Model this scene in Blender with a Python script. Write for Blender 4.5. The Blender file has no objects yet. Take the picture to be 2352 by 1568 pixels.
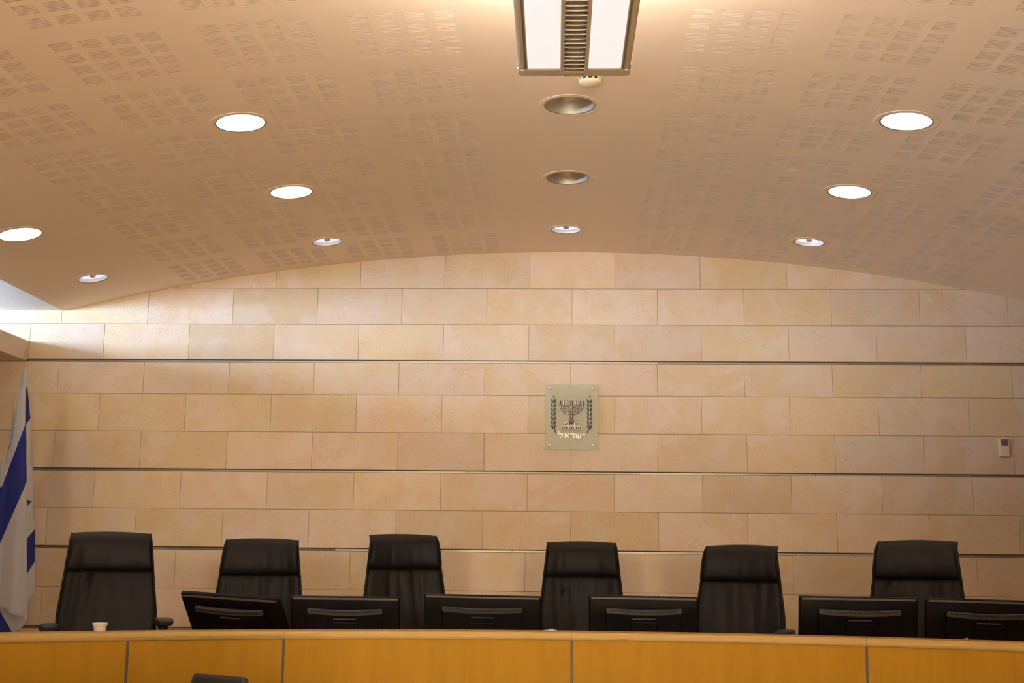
import bpy, bmesh, math, random
from mathutils import Vector, Matrix
from math import sin, cos, pi, sqrt, atan2, hypot, radians
random.seed(7)
S = bpy.context.scene
COL = S.collection

# ------------------------------------------------------------------ camera
EYE = 1.5
F = 2889.857
YAW, PITCH, ROLL = -0.03667056, 0.16852798, 0.00978344
def cam_axes():
    cy, sy, cp, sp, cr, sr = cos(YAW), sin(YAW), cos(PITCH), sin(PITCH), cos(ROLL), sin(ROLL)
    w = Vector((sy*cp, cy*cp, sp)); r = Vector((cy, -sy, 0)); u = r.cross(w)
    return cr*r+sr*u, -sr*r+cr*u, w
AR, AU, AW = cam_axes()
def ray(px, py): return AR*((px-1176)/F) + AU*((784-py)/F) + AW
def at(px, py, Y):                       # world point seen at a photo pixel, at distance Y from the camera's wall of origin
    d = ray(px, py); p = d*(Y/d.y); return Vector((p.x, p.y, p.z+EYE))
cd = bpy.data.cameras.new('camera'); cam = bpy.data.objects.new('camera', cd); COL.objects.link(cam)
cam.matrix_world = Matrix(((AR.x, AU.x, -AW.x, 0), (AR.y, AU.y, -AW.y, 0), (AR.z, AU.z, -AW.z, EYE), (0, 0, 0, 1)))
cd.sensor_width = 36; cd.lens = F/2352*36; cd.clip_start = .02
S.camera = cam
S.view_settings.view_transform = 'Standard'; S.view_settings.look = 'None'
S.view_settings.gamma = 1; S.view_settings.use_curve_mapping = False
S.view_settings.exposure = 0.0
S.cycles.use_denoising = True
S.cycles.max_bounces = 10; S.cycles.diffuse_bounces = 6; S.cycles.sample_clamp_indirect = 6

# ------------------------------------------------------------------ materials
def nmat(name):
    m = bpy.data.materials.new(name); m.use_nodes = True
    nt = m.node_tree; b = nt.nodes['Principled BSDF']
    return m, nt, b
def N(nt, t, **kw):
    n = nt.nodes.new(t)
    for k, v in kw.items(): setattr(n, k, v)
    return n
def M(nt, op, a, b=None, c=None):
    n = nt.nodes.new('ShaderNodeMath'); n.operation = op
    for i, v in enumerate((a, b, c)):
        if v is None: continue
        if isinstance(v, (int, float)): n.inputs[i].default_value = v
        else: nt.links.new(v, n.inputs[i])
    return n.outputs[0]
def mixc(nt, f, a, b, mode='MIX'):
    n = nt.nodes.new('ShaderNodeMix'); n.data_type = 'RGBA'; n.blend_type = mode
    for i, v in ((0, f), (6, a), (7, b)):
        if isinstance(v, (int, float)): n.inputs[i].default_value = v
        elif isinstance(v, tuple): n.inputs[i].default_value = (*v, 1)
        else: nt.links.new(v, n.inputs[i])
    return n.outputs[2]
def noise(nt, vec, scale, detail=3, rough=.55, dist=0):
    n = nt.nodes.new('ShaderNodeTexNoise'); n.inputs['Scale'].default_value = scale
    n.inputs['Detail'].default_value = detail; n.inputs['Roughness'].default_value = rough
    n.inputs['Distortion'].default_value = dist
    if vec is not None: nt.links.new(vec, n.inputs['Vector'])
    return n.outputs['Fac']
def ramp(nt, f, *stops):
    n = nt.nodes.new('ShaderNodeValToRGB'); e = n.color_ramp.elements
    while len(e) < len(stops): e.new(.5)
    for i, (p, c) in enumerate(stops):
        e[i].position = p; e[i].color = (*c, 1) if isinstance(c, tuple) else (c, c, c, 1)
    nt.links.new(f, n.inputs[0]); return n.outputs[0]
def ocoord(nt, scale=(1, 1, 1), loc=(0, 0, 0)):
    t = nt.nodes.new('ShaderNodeTexCoord'); mp = nt.nodes.new('ShaderNodeMapping')
    mp.inputs['Scale'].default_value = scale; mp.inputs['Location'].default_value = loc
    nt.links.new(t.outputs['Object'], mp.inputs[0]); return mp.outputs[0]
def bump(nt, b, h, strength, dist=.002):
    n = nt.nodes.new('ShaderNodeBump'); n.inputs['Strength'].default_value = strength
    n.inputs['Distance'].default_value = dist; nt.links.new(h, n.inputs['Height'])
    nt.links.new(n.outputs[0], b.inputs['Normal'])
def plain(name, col, rough=.5, metal=0, spec=.5, nscale=40, namp=.06, bstr=0):
    m, nt, b = nmat(name)
    f = noise(nt, ocoord(nt), nscale)
    lo = tuple(c*(1-namp) for c in col); hi = tuple(min(1, c*(1+namp)) for c in col)
    nt.links.new(ramp(nt, f, (.3, lo), (.7, hi)), b.inputs['Base Color'])
    b.inputs['Roughness'].default_value = rough; b.inputs['Metallic'].default_value = metal
    b.inputs['Specular IOR Level'].default_value = spec
    if bstr: bump(nt, b, f, bstr)
    return m
def glow(name, col, strength, base=(.8, .8, .8)):
    m, nt, b = nmat(name)
    b.inputs['Base Color'].default_value = (*base, 1)
    b.inputs['Emission Color'].default_value = (*col, 1); b.inputs['Emission Strength'].default_value = strength
    return m

def stone_mat():
    m, nt, b = nmat('limestone')
    at_ = N(nt, 'ShaderNodeAttribute', attribute_name='stone_rand'); r = at_.outputs['Fac']
    tc = N(nt, 'ShaderNodeTexCoord')
    off = N(nt, 'ShaderNodeVectorMath', operation='ADD')
    cx = N(nt, 'ShaderNodeCombineXYZ'); nt.links.new(M(nt, 'MULTIPLY', r, 37.0), cx.inputs[0]); nt.links.new(M(nt, 'MULTIPLY', r, 91.0), cx.inputs[1])
    nt.links.new(tc.outputs['Object'], off.inputs[0]); nt.links.new(cx.outputs[0], off.inputs[1]); v = off.outputs[0]
    r2 = M(nt, 'FRACT', M(nt, 'MULTIPLY', r, 7.31)); r3 = M(nt, 'FRACT', M(nt, 'MULTIPLY', r, 13.7))
    base = ramp(nt, r, (0, (.70, .525, .285)), (.2, (.77, .59, .37)), (.4, (.74, .555, .40)), (.6, (.70, .52, .31)), (.8, (.75, .585, .42)), (1, (.77, .575, .34)))
    big = noise(nt, v, 4.0, 3, .5, .6)
    base = mixc(nt, M(nt, 'MULTIPLY', ramp(nt, big, (.44, 0.), (.66, 1.)), .6), base, (.72, .49, .255))
    pal = noise(nt, v, 2.6, 2, .5, 1.2)
    base = mixc(nt, M(nt, 'MULTIPLY', ramp(nt, pal, (.50, 0.), (.58, 1.)), .55), base, (.78, .61, .46))
    # fossil streaks gathered in patches
    sp = noise(nt, v, 100, 4, .6, 1.2); pt = noise(nt, v, 7, 2, .5, .5)
    dens = M(nt, 'MULTIPLY', ramp(nt, pt, (.45, .08), (.66, 1.)), ramp(nt, sp, (.53, 0.), (.64, 1.)))
    base = mixc(nt, M(nt, 'MULTIPLY', dens, .55), base, (.46, .30, .13))
    fn = noise(nt, v, 260, 2)
    base = mixc(nt, 1.0, base, ramp(nt, fn, (.3, .90), (.7, 1.06)), 'MULTIPLY')
    base = mixc(nt, 1.0, base, ramp(nt, r3, (0, .92), (1, 1.04)), 'MULTIPLY')
    nt.links.new(base, b.inputs['Base Color']); b.inputs['Roughness'].default_value = .62
    b.inputs['Specular IOR Level'].default_value = .3
    bump(nt, b, M(nt, 'ADD', fn, M(nt, 'MULTIPLY', dens, -.6)), .12, .002)
    return m

def ceiling_mat():
    m, nt, b = nmat('slotted_plasterboard')
    tc = N(nt, 'ShaderNodeTexCoord'); sx = N(nt, 'ShaderNodeSeparateXYZ'); nt.links.new(tc.outputs['Object'], sx.inputs[0])
    n1 = noise(nt, tc.outputs['Object'], 1.2, 3)
    base = ramp(nt, n1, (.3, (.87, .695, .505)), (.7, (.90, .725, .53)))
    nt.links.new(base, b.inputs['Base Color']); b.inputs['Roughness'].default_value = .75
    b.inputs['Specular IOR Level'].default_value = .25
    fine = noise(nt, tc.outputs['Object'], 300, 2)
    bump(nt, b, fine, .1, .001)
    return m

def wood_mat(name, lo, mid, hi, rough, coat, vertical=True, seamy=0.0):
    m, nt, b = nmat(name)
    at_ = N(nt, 'ShaderNodeAttribute', attribute_name='uvw')     # arc length, height, panel number
    mp = N(nt, 'ShaderNodeMapping'); mp.inputs['Scale'].default_value = (9, .9, 1) if vertical else (1.2, 30, 1)
    nt.links.new(at_.outputs['Vector'], mp.inputs[0]); v = mp.outputs[0]
    f = noise(nt, v, 1.0, 5, .55, .7)
    mp2 = N(nt, 'ShaderNodeMapping'); mp2.inputs['Scale'].default_value = (160, 3, 1) if vertical else (3, 220, 1)
    nt.links.new(at_.outputs['Vector'], mp2.inputs[0])
    g = noise(nt, mp2.outputs[0], 1.0, 3, .5)
    base = ramp(nt, f, (.25, lo), (.5, mid), (.75, hi))
    base = mixc(nt, 1.0, base, ramp(nt, g, (.3, .965), (.7, 1.025)), 'MULTIPLY')
    if seamy:
        mp3 = N(nt, 'ShaderNodeMapping'); mp3.inputs['Scale'].default_value = (1.3, 26, 1); mp3.inputs['Location'].default_value = (3, 1, 0)
        nt.links.new(at_.outputs['Vector'], mp3.inputs[0])
        h = noise(nt, mp3.outputs[0], 1.0, 1, .4)
        line = ramp(nt, h, (.50, 0.), (.512, 1.), (.524, 0.))
        base = mixc(nt, M(nt, 'MULTIPLY', line, seamy), base, tuple(c*.45 for c in lo))
    nt.links.new(base, b.inputs['Base Color']); b.inputs['Roughness'].default_value = rough
    b.inputs['Coat Weight'].default_value = coat; b.inputs['Coat Roughness'].default_value = .15
    b.inputs['Specular IOR Level'].default_value = .1 if vertical else .3
    return m

def leather_mat():
    m, nt, b = nmat('black_leather')
    v = ocoord(nt); f = noise(nt, v, 9, 4); g = N(nt, 'ShaderNodeTexVoronoi'); g.inputs['Scale'].default_value = 320
    nt.links.new(v, g.inputs['Vector'])
    nt.links.new(ramp(nt, f, (.3, (.008, .0062, .0053)), (.7, (.012, .0094, .0082))), b.inputs['Base Color'])
    b.inputs['Roughness'].default_value = .5; b.inputs['Specular IOR Level'].default_value = .14
    bump(nt, b, g.outputs['Distance'], .15, .001)
    return m
def cloth_mat(name, col):
    m, nt, b = nmat(name)
    v = ocoord(nt); f = noise(nt, v, 700, 2); w = noise(nt, v, 5, 3)
    c = mixc(nt, 1.0, ramp(nt, w, (.3, tuple(x*.94 for x in col)), (.7, col)), ramp(nt, f, (.3, .95), (.7, 1.03)), 'MULTIPLY')
    nt.links.new(c, b.inputs['Base Color']); b.inputs['Roughness'].default_value = .85; b.inputs['Specular IOR Level'].default_value = .2
    bump(nt, b, f, .1, .001)
    return m
def brushed(name, col, rough, metal=1):
    m, nt, b = nmat(name)
    f = noise(nt, ocoord(nt, (60, 60, 4)), 3, 3)
    nt.links.new(ramp(nt, f, (.3, tuple(c*.85 for c in col)), (.7, col)), b.inputs['Base Color'])
    b.inputs['Roughness'].default_value = rough; b.inputs['Metallic'].default_value = metal
    return m

MT = dict(
 stone=stone_mat(), ceil=ceiling_mat(), leather=leather_mat(),
 slot=plain('shaded_slot_wall', (.70, .56, .405), .85),  # ceiling tan darkened, shade inside the slots put into the colour
 mortar=plain('mortar_joint', (.26, .175, .095), .9),
 plaster=plain('white_plaster', (.80, .79, .77), .8),
 beige=plain('beige_paint', (.66, .52, .37), .7),
 wallp=plain('walnut_panelling', (.16, .095, .05), .6),
 carpet=plain('stone_floor', (.77, .665, .52), .6, nscale=3, namp=.08),
 veneer=wood_mat('beech_veneer', (.295, .14, .0043), (.335, .162, .0052), (.366, .179, .007), .5, 0),
 solid=wood_mat('solid_beech_edge', (.41, .235, .05), (.445, .262, .06), (.47, .28, .068), .38, .1, False, .55),
 top=wood_mat('beech_worktop', (.58, .32, .09), (.62, .35, .1), (.66, .38, .12), .25, .3, False),
 reveal=plain('grey_reveal_strip', (.085, .062, .042), .6, 0, .2),
 alu=brushed('aluminium_strip', (.40, .33, .25), .45),
 groove=plain('dark_groove', (.05, .037, .025), .9),
 plastic=plain('black_plastic', (.0035, .0022, .0016), .5, spec=.12),
 plastic2=plain('dark_grey_plastic', (.052, .043, .036), .45, spec=.5),
 screen=plain('dark_screen', (.012, .008, .005), .35),
 chrome=plain('chrome', (.8, .8, .8), .15, 1),
 polyb=plain('black_nylon', (.016, .013, .012), .5),
 taupe=plain('taupe_painted_metal', (.22, .165, .115), .45, .1),
 darkgap=plain('dark_gap', (.03, .022, .016), .8),
 ring=plain('painted_ring', (.86, .69, .50), .7),
 rim=plain('bronze_rim', (.34, .24, .155), .4, .6),
 canwhite=plain('white_reflector', (.9, .9, .9), .4),
 mirror=brushed('faceted_mirror', (.86, .87, .92), .16),
 nickel=brushed('brushed_reflector', (.74, .67, .54), .58),
 white_cloth=cloth_mat('white_flag_cloth', (.45, .415, .40)),
 blue_cloth=cloth_mat('blue_flag_cloth', (.016, .022, .15)),
 pole=plain('varnished_pole', (.30, .17, .07), .35),
 cup=plain('pale_plastic_cup', (.80, .66, .58), .4),
 ivory=plain('ivory_plastic', (.78, .63, .42), .5),
 lcd=plain('grey_lcd', (.15, .12, .115), .35),
 silver=plain('antique_silver', (.33, .265, .205), .30, .8, nscale=120, namp=.45),
 silver_matte=plain('weathered_silver', (.40, .32, .25), .42, .4, nscale=120, namp=.35),
 letter=plain('pale_gold_letter', (.86, .72, .50), .4, .2),
 steel=plain('satin_steel', (.72, .62, .5), .35, .7),
 lampwhite=glow('lit_lamp_disc', (1, .97, .94), 5.5),
 lampcool=glow('lit_cool_lamp', (.93, .94, 1.0), 3.2),
 diffuser=glow('lit_white_diffuser', (1, .955, .93), .84, (.05, .05, .05)),
 tube=glow('lit_tube', (1, .93, .85), 5),
 wood_knob=plain('brown_wood', (.30, .15, .05), .4),
 clear=plain('translucent_plastic', (.62, .52, .45), .25),
)
def lens_mat(name, lo, hi, strength):  # streaked glow painted for the lamp mirrored in the reflector facets
    m, nt, b = nmat(name)
    f = noise(nt, ocoord(nt, (60, 7, 20)), 1, 3, .6); c = ramp(nt, f, (.3, lo), (.55, hi))
    nt.links.new(c, b.inputs['Emission Color']); b.inputs['Emission Strength'].default_value = strength
    b.inputs['Base Color'].default_value = (.6, .6, .6, 1); return m
MT['lens_cool'] = lens_mat('mirrored_lamp_glow_cool', (.36, .32, .50), (.80, .82, 1.0), .9)
MT['lens_warm'] = lens_mat('mirrored_lamp_glow_warm', (.62, .52, .50), (.92, .86, .84), .95)
MT['bulb'] = plain('lamp_bulb', (.62, .40, .30), .3)
def glass_mat(name, col, rough, alpha, tint=(1, 1, 1, 1)):
    m, nt, b = nmat(name)
    b.inputs['Base Color'].default_value = (*col, 1); b.inputs['Roughness'].default_value = rough
    tr = N(nt, 'ShaderNodeBsdfTransparent'); tr.inputs[0].default_value = tint
    mx = N(nt, 'ShaderNodeMixShader'); out = nt.nodes['Material Output']
    f = noise(nt, ocoord(nt), 6, 2); nt.links.new(ramp(nt, f, (.2, alpha*.92), (.8, alpha*1.05)), mx.inputs[0])
    nt.links.new(tr.outputs[0], mx.inputs[1]); nt.links.new(b.outputs[0], mx.inputs[2]); nt.links.new(mx.outputs[0], out.inputs[0])
    return m
MT['plate'] = glass_mat('frosted_green_glass', (.74, .66, .48), .3, .34, (.93, .97, .91, 1))
MT['pane'] = glass_mat('window_glass', (.8, .85, .9), .05, .12)
MT['trough'] = glass_mat('clear_acrylic', (.62, .47, .33), .25, .35)

# ------------------------------------------------------------------ mesh helpers
class MB:
    def __init__(s): s.bm = bmesh.new()
    def box(s, c, d, rot=None):
        m = Matrix.Translation(c) @ (rot.to_4x4() if rot else Matrix()) @ Matrix.Diagonal((*d, 1))
        bmesh.ops.create_cube(s.bm, size=1, matrix=m); return s
    def tube(s, pts, r, n=10, cap=True):
        pts = [Vector(p) for p in pts]; rs = r if isinstance(r, (list, tuple)) else [r]*len(pts); rings = []
        up = None
        for i, p in enumerate(pts):
            t = (pts[min(i+1, len(pts)-1)]-pts[max(i-1, 0)]).normalized()
            if up is None: up = Vector((0, 0, 1)) if abs(t.z) < .9 else Vector((1, 0, 0))
            a = t.cross(up).normalized(); up = a.cross(t).normalized()
            rings.append([s.bm.verts.new(p+(a*cos(2*pi*k/n)+up*sin(2*pi*k/n))*rs[i]) for k in range(n)])
        for i in range(len(rings)-1):
            for k in range(n): s.bm.faces.new((rings[i][k], rings[i][(k+1) % n], rings[i+1][(k+1) % n], rings[i+1][k]))
        if cap:
            s.bm.faces.new(rings[0][::-1]); s.bm.faces.new(rings[-1])
        return s
    def lathe(s, prof, n=40, c=(0, 0, 0), capb=False, capt=False):
        c = Vector(c); rings = [[s.bm.verts.new(c+Vector((r*cos(2*pi*k/n), r*sin(2*pi*k/n), z))) for k in range(n)] for r, z in prof]
        for i in range(len(rings)-1):
            for k in range(n): s.bm.faces.new((rings[i][k], rings[i][(k+1) % n], rings[i+1][(k+1) % n], rings[i+1][k]))
        if capb: s.bm.faces.new(rings[0][::-1])
        if capt: s.bm.faces.new(rings[-1])
        return s
    def prism(s, poly, d, mat):          # polygon in local xz, depth along y from 0 to d, placed by matrix
        a = [s.bm.verts.new(mat @ Vector((x, 0, z))) for x, z in poly]
        b = [s.bm.verts.new(mat @ Vector((x, d, z))) for x, z in poly]
        n = len(poly); s.bm.faces.new(a); s.bm.faces.new(b[::-1])
        for i in range(n): s.bm.faces.new((a[i], b[i], b[(i+1) % n], a[(i+1) % n]))
        return s
    def grid(s, fn, nu, nv, closed=False):
        V = [[s.bm.verts.new(fn(i/nu, j/nv)) for i in range(nu+1)] for j in range(nv+1)]
        for j in range(nv):
            for i in range(nu): s.bm.faces.new((V[j][i], V[j][i+1], V[j+1][i+1], V[j+1][i]))
        return V
    def build(s, name, mat, parent=None, smooth=False, bevel=0, seg=2, angle=40):
        bmesh.ops.recalc_face_normals(s.bm, faces=s.bm.faces)
        me = bpy.data.meshes.new(name); s.bm.to_mesh(me); s.bm.free()
        for m in (mat if isinstance(mat, list) else [mat]): me.materials.append(m)
        o = bpy.data.objects.new(name, me); COL.objects.link(o)
        if parent: o.parent = parent
        if smooth:
            for p in me.polygons: p.use_smooth = True
            if angle < 180:
                try: me.set_sharp_from_angle(angle=radians(angle))
                except Exception: pass
        if bevel:
            md = o.modifiers.new('bevel', 'BEVEL'); md.width = bevel; md.segments = seg; md.limit_method = 'ANGLE'; md.angle_limit = radians(35)
        return o
def tag(o, label, cat=None, group=None, kind=None):
    o['label'] = label
    if cat: o['category'] = cat
    if group: o['group'] = group
    if kind: o['kind'] = kind
    return o
def thing(name, loc, label, cat, group=None, rz=0, rot=None):
    o = bpy.data.objects.new(name, None); COL.objects.link(o); o.empty_display_size = .1
    o.location = loc; o.rotation_euler = rot if rot else (0, 0, rz)
    return tag(o, label, cat, group)
def struct(o, label): o['label'] = label; o['kind'] = 'structure'; return o

# ------------------------------------------------------------------ room shell
YW = 8.6524                              # face of the stone wall
XC, ZC, RV = .0513, -12.7351+EYE, 14.8483  # the vault's circle
def vz(x): return ZC+sqrt(RV*RV-(x-XC)**2)
XL, XR = -3.505, 3.61                    # edges of the vault
WL, WR = -4.55, 3.95                     # side walls
YF = -4.5                                # wall behind the camera
ZS = vz(XL)                              # flat soffit at the vault's foot

# stone wall: courses measured from the photograph (z of the lower and upper bed joint, head joints)
H = [(2.112+.35, 1.8505, 630, [635, 828.6, 1022.6, 1217, 1412.6, 1608, 1806.6, 2007]),
     (1.8495, 1.5915, 703, [143.6, 341, 535.7, 729.3, 923.3, 1118.6, 1314, 1510, 1709, 1909, 2111.6]),
     (1.5905, 1.3375, 788, [68, 238.6, 434, 628.6, 823.3, 1018.6, 1214.7, 1412.2, 1610.9, 1811.6, 2013.7, 2218.7]),
     (1.3175, 1.0930, 872, [133, 329.6, 525.7, 721, 916, 1113.3, 1310.8, 1510, 1709.8, 1911.9, 2116, 2325]),
     (1.0920, .8315, 950, [29.6, 226.8, 425, 622, 818, 1014.7, 1212.6, 1411.9, 1611.6, 1813.7, 2018, 2226]),
     (.8305, .5735, 1035, [124, 322, 520.5, 716.5, 914, 1112, 1311.3, 1511.5, 1716, 1918, 2123]),
     (.5545, .2985, 1130, [215, 414, 613, 812, 1012, 1211, 1411, 1614, 1818, 2026, 2235]),
     (.2975, .0400, 1215, [106, 310, 510, 709, 909, 1108.5, 1310.8, 1513, 1717.5, 1922.4, 2134]),
     (.0200, -.2385, 1310, [206, 401, 602, 803, 1004, 1206, 1410, 1616, 1821.7, 2031, 2244]),
     (-.2395, -.498, 1400, [93, 296, 498, 700, 902, 1104.5, 1307, 1513, 1720, 1930, 2145]),
     (-.518, -.79, 1480, [200, 402, 604, 806, 1008, 1210, 1414, 1620, 1830, 2040]),
     (-.791, -1.06, 1560, [95, 298, 500, 702, 904, 1106, 1310, 1516, 1724, 1935]),
     (-1.061, -1.32, 1560, [200, 402, 604, 806, 1008, 1210, 1414, 1620, 1830, 2040])]
mb = MB(); rnd = []
lay = None
for z1, z0, py, xs in H:
    X = [at(x, py, YW).x for x in xs]
    while X[0] > WL: X.insert(0, X[0]-.602)
    while X[-1] < WR: X.append(X[-1]+.602)
    for a, b in zip(X[:-1], X[1:]):
        a2, b2 = max(a, WL-.05)+.0009, min(b, WR+.05)-.0009
        if b2-a2 < .02: continue
        lo, hi = z0+EYE+.0009, z1+EYE-.0009
        c = .0012; jut = random.uniform(-.0006, .0006)
        o4 = [(a2, lo), (b2, lo), (b2, hi), (a2, hi)]; i4 = [(a2+c, lo+c), (b2-c, lo+c), (b2-c, hi-c), (a2+c, hi-c)]
        bk = [mb.bm.verts.new((x, YW+.03, z)) for x, z in o4]
        ed = [mb.bm.verts.new((x, YW+.0016+jut, z)) for x, z in o4]
        fr = [mb.bm.verts.new((x, YW+jut, z)) for x, z in i4]
        fs = [mb.bm.faces.new(fr)]
        for k in range(4):
            fs.append(mb.bm.faces.new((ed[k], ed[(k+1) % 4], fr[(k+1) % 4], fr[k])))
            fs.append(mb.bm.faces.new((bk[k], bk[(k+1) % 4], ed[(k+1) % 4], ed[k])))
        rnd += [random.random()]*len(fs)
# the bed behind the joints and the grooves for the metal strips
nst = len(rnd)
def quad(pts, mi=1):
    f = mb.bm.faces.new([mb.bm.verts.new(p) for p in pts]); f.material_index = mi; rnd.append(.5)
for za, zb in ((0, EYE-.518), (EYE-.498, EYE+.02), (EYE+.04, EYE+.5545), (EYE+.5735, EYE+1.3175), (EYE+1.3375, 4.1)):
    quad([(WL-.1, YW+.0026, za), (WR+.1, YW+.0026, za), (WR+.1, YW+.0026, zb), (WL-.1, YW+.0026, zb)])
quad([(WL-.1, YW+.12, 0), (WR+.1, YW+.12, 0), (WR+.1, YW+.12, 4.1), (WL-.1, YW+.12, 4.1)])
wall = mb.build('wall_back', [MT['stone'], MT['mortar']])
atr = wall.data.attributes.new('stone_rand', 'FLOAT', 'FACE')
for i, r in enumerate(rnd): atr.data[i].value = r
struct(wall, 'wall of pale limestone blocks behind the row of chairs')

for n, (zt, zb) in enumerate([(1.3375, 1.3175), (.5735, .5545), (.0400, .0200), (-.498, -.518)], 1):
    m = MB(); x = -3.735 if n == 1 else WL+.02
    while x < WR-.02:
        L = random.uniform(.9, 1.9); x2 = min(x+L, WR-.01); tilt = random.uniform(-.22, .22)
        zc = (zt+zb)/2+EYE-.0022
        m.box(((x+x2)/2, YW+.0045, zc), (x2-x-.003, .003, (zt-zb)-.0085), Matrix.Rotation(tilt, 3, 'X'))
        x = x2
    t = m.build(f'trim_{n}', MT['alu'])
    g = MB(); g.box(((WL+WR)/2, YW+.0052, (zt+zb)/2+EYE), (WR-WL-.04, .0012, zt-zb-.0004))
    g.build('groove_backing', MT['groove'], t)
    struct(t, 'thin metal strip set between stone courses, %s from the top' % ['first', 'second', 'third', 'fourth'][n-1])

# ceiling vault with round cut-outs
BIG, SML = .1275, .1045
LX = [-3.072, -1.521, .055, 1.635]; LY = [5.72, 6.885, 8.035]
LAMPS = {(1, 0): 'lit', (3, 0): 'lit', (2, 0): 'off', (0, 1): 'lit', (1, 1): 'lit', (2, 1): 'off', (3, 1): 'lit',
         (0, 2): 'cool', (1, 2): 'cool', (2, 2): 'cool', (3, 2): 'warm'}
cell = .16
XM, GP, BP, BW = .0565, .588, .1157, .0833      # pattern: centre line, group pitch, block pitch, block width
gx = []                                          # x ranges of slot blocks
for sgn in (-1, 1):
    for g in range(4):
        for q in range(4):
            a = .4665+g*GP+q*BP; p, q2 = XM+sgn*a, XM+sgn*(a+BW)
            gx.append((min(p, q2), max(p, q2)))
gy = []                                          # y ranges of slots: six to a block
for g in range(-3, 7):
    for q in range(4):
        y0 = 4.63+g*.5785+q*BP
        for k in range(6): gy.append((y0+k*BW/6+.003, y0+k*BW/6+.0105))
holes = [(LX[i], LY[j], BIG if j < 2 else SML) for (i, j) in LAMPS]
def merge(vals):
    out = []
    for v in sorted(vals):
        if not out or v-out[-1] > 1e-5: out.append(v)
    return out
xl = merge([XL, XR]+[v for a in gx for v in a]+[v for h in holes for v in (h[0]-cell, h[0]+cell)]+[XL+(XR-XL)*k/70 for k in range(1, 70)])
yl = merge([YF, YW+.002, 2, 0, -2]+[v for a in gy for v in a]+[v for h in holes for v in (h[1]-cell, h[1]+cell)])
V, Fc, vid, walls = [], [], {}, []
def vv(x, y, dz=0.):
    k = (round(x, 5), round(y, 5), dz)
    if k not in vid: vid[k] = len(V); V.append((x, y, vz(x)+dz))
    return vid[k]
import bisect
sx_ = [any(a-1e-6 < (p+q)/2 < b+1e-6 for a, b in gx) for p, q in zip(xl[:-1], xl[1:])]
gy.sort()
def in_slot(y):
    k = bisect.bisect_right(gy, (y, 99))-1
    return k >= 0 and gy[k][0] < y < gy[k][1]
sy_ = [in_slot((p+q)/2) for p, q in zip(yl[:-1], yl[1:])]
nx, ny = len(xl)-1, len(yl)-1
def lamp_at(x, y): return any(abs(x-h[0]) < cell-1e-6 and abs(y-h[1]) < cell-1e-6 for h in holes)
state = [[2 if lamp_at((xl[i]+xl[i+1])/2, (yl[j]+yl[j+1])/2) else (1 if sx_[i] and sy_[j] else 0) for j in range(ny)] for i in range(nx)]
DZ = .011
for i in range(nx):
    for j in range(ny):
        st = state[i][j]
        if st == 2: continue
        a, b, c, d = xl[i], xl[i+1], yl[j], yl[j+1]; dz = DZ if st else 0.
        Fc.append((vv(a, c, dz), vv(a, d, dz), vv(b, d, dz), vv(b, c, dz)))
        if st:                                   # side walls of the slot
            for (di, dj, p, q) in ((-1, 0, (a, c), (a, d)), (1, 0, (b, d), (b, c)), (0, -1, (b, c), (a, c)), (0, 1, (a, d), (b, d))):
                if 0 <= i+di < nx and 0 <= j+dj < ny and state[i+di][j+dj] == 1: continue
                walls.append(len(Fc)); Fc.append((vv(*p), vv(*q), vv(*q, DZ), vv(*p, DZ)))
for lx, ly, r in holes:                          # square-to-round collar round each lamp opening
    n = 64; ex = [x for x in xl if lx-cell-1e-6 <= x <= lx+cell+1e-6]; ey = [y for y in yl if ly-cell-1e-6 <= y <= ly+cell+1e-6]
    out = {(x, y) for x in ex for y in (ey[0], ey[-1])} | {(x, y) for y in ey for x in (ex[0], ex[-1])}
    A = sorted((atan2(y-ly, x-lx), vv(x, y)) for x, y in out)
    B = sorted((a, vv(lx+r*cos(a), ly+r*sin(a))) for a in [-pi+2*pi*(k+.5)/n for k in range(n)])
    i = j = 0; na, nb = len(A), len(B)
    while i < na or j < nb:
        ta = A[(i+1) % na][0]+(2*pi if i+1 >= na else 0); tb = B[(j+1) % nb][0]+(2*pi if j+1 >= nb else 0)
        if j >= nb or (i < na and ta < tb): Fc.append((A[i % na][1], B[j % nb][1], A[(i+1) % na][1])); i += 1
        else: Fc.append((A[i % na][1], B[j % nb][1], B[(j+1) % nb][1])); j += 1
me = bpy.data.meshes.new('ceiling'); me.from_pydata(V, [], Fc); me.update()
me.materials.append(MT['ceil']); me.materials.append(MT['slot'])
for f in walls: me.polygons[f].material_index = 1
ceil = bpy.data.objects.new('ceiling', me); COL.objects.link(ceil)
struct(ceil, 'tan vaulted ceiling with groups of slotted acoustic holes')
mb = MB(); mb.box(((WL-.1+XL)/2, (YF+YW)/2, ZS+.02), (XL-WL+.1, YW-YF, .036)); o = mb.build('ceiling_side', MT['plaster'])
struct(o, 'flat white side ceiling left of the vault, lit by daylight')
mb = MB(); mb.box(((WR+.1+XR)/2, (YF+YW)/2, vz(XR)+.02), (WR+.1-XR, YW-YF, .036)); o = mb.build('ceiling_edge', MT['beige'])
struct(o, 'flat side ceiling right of the vault')
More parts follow.
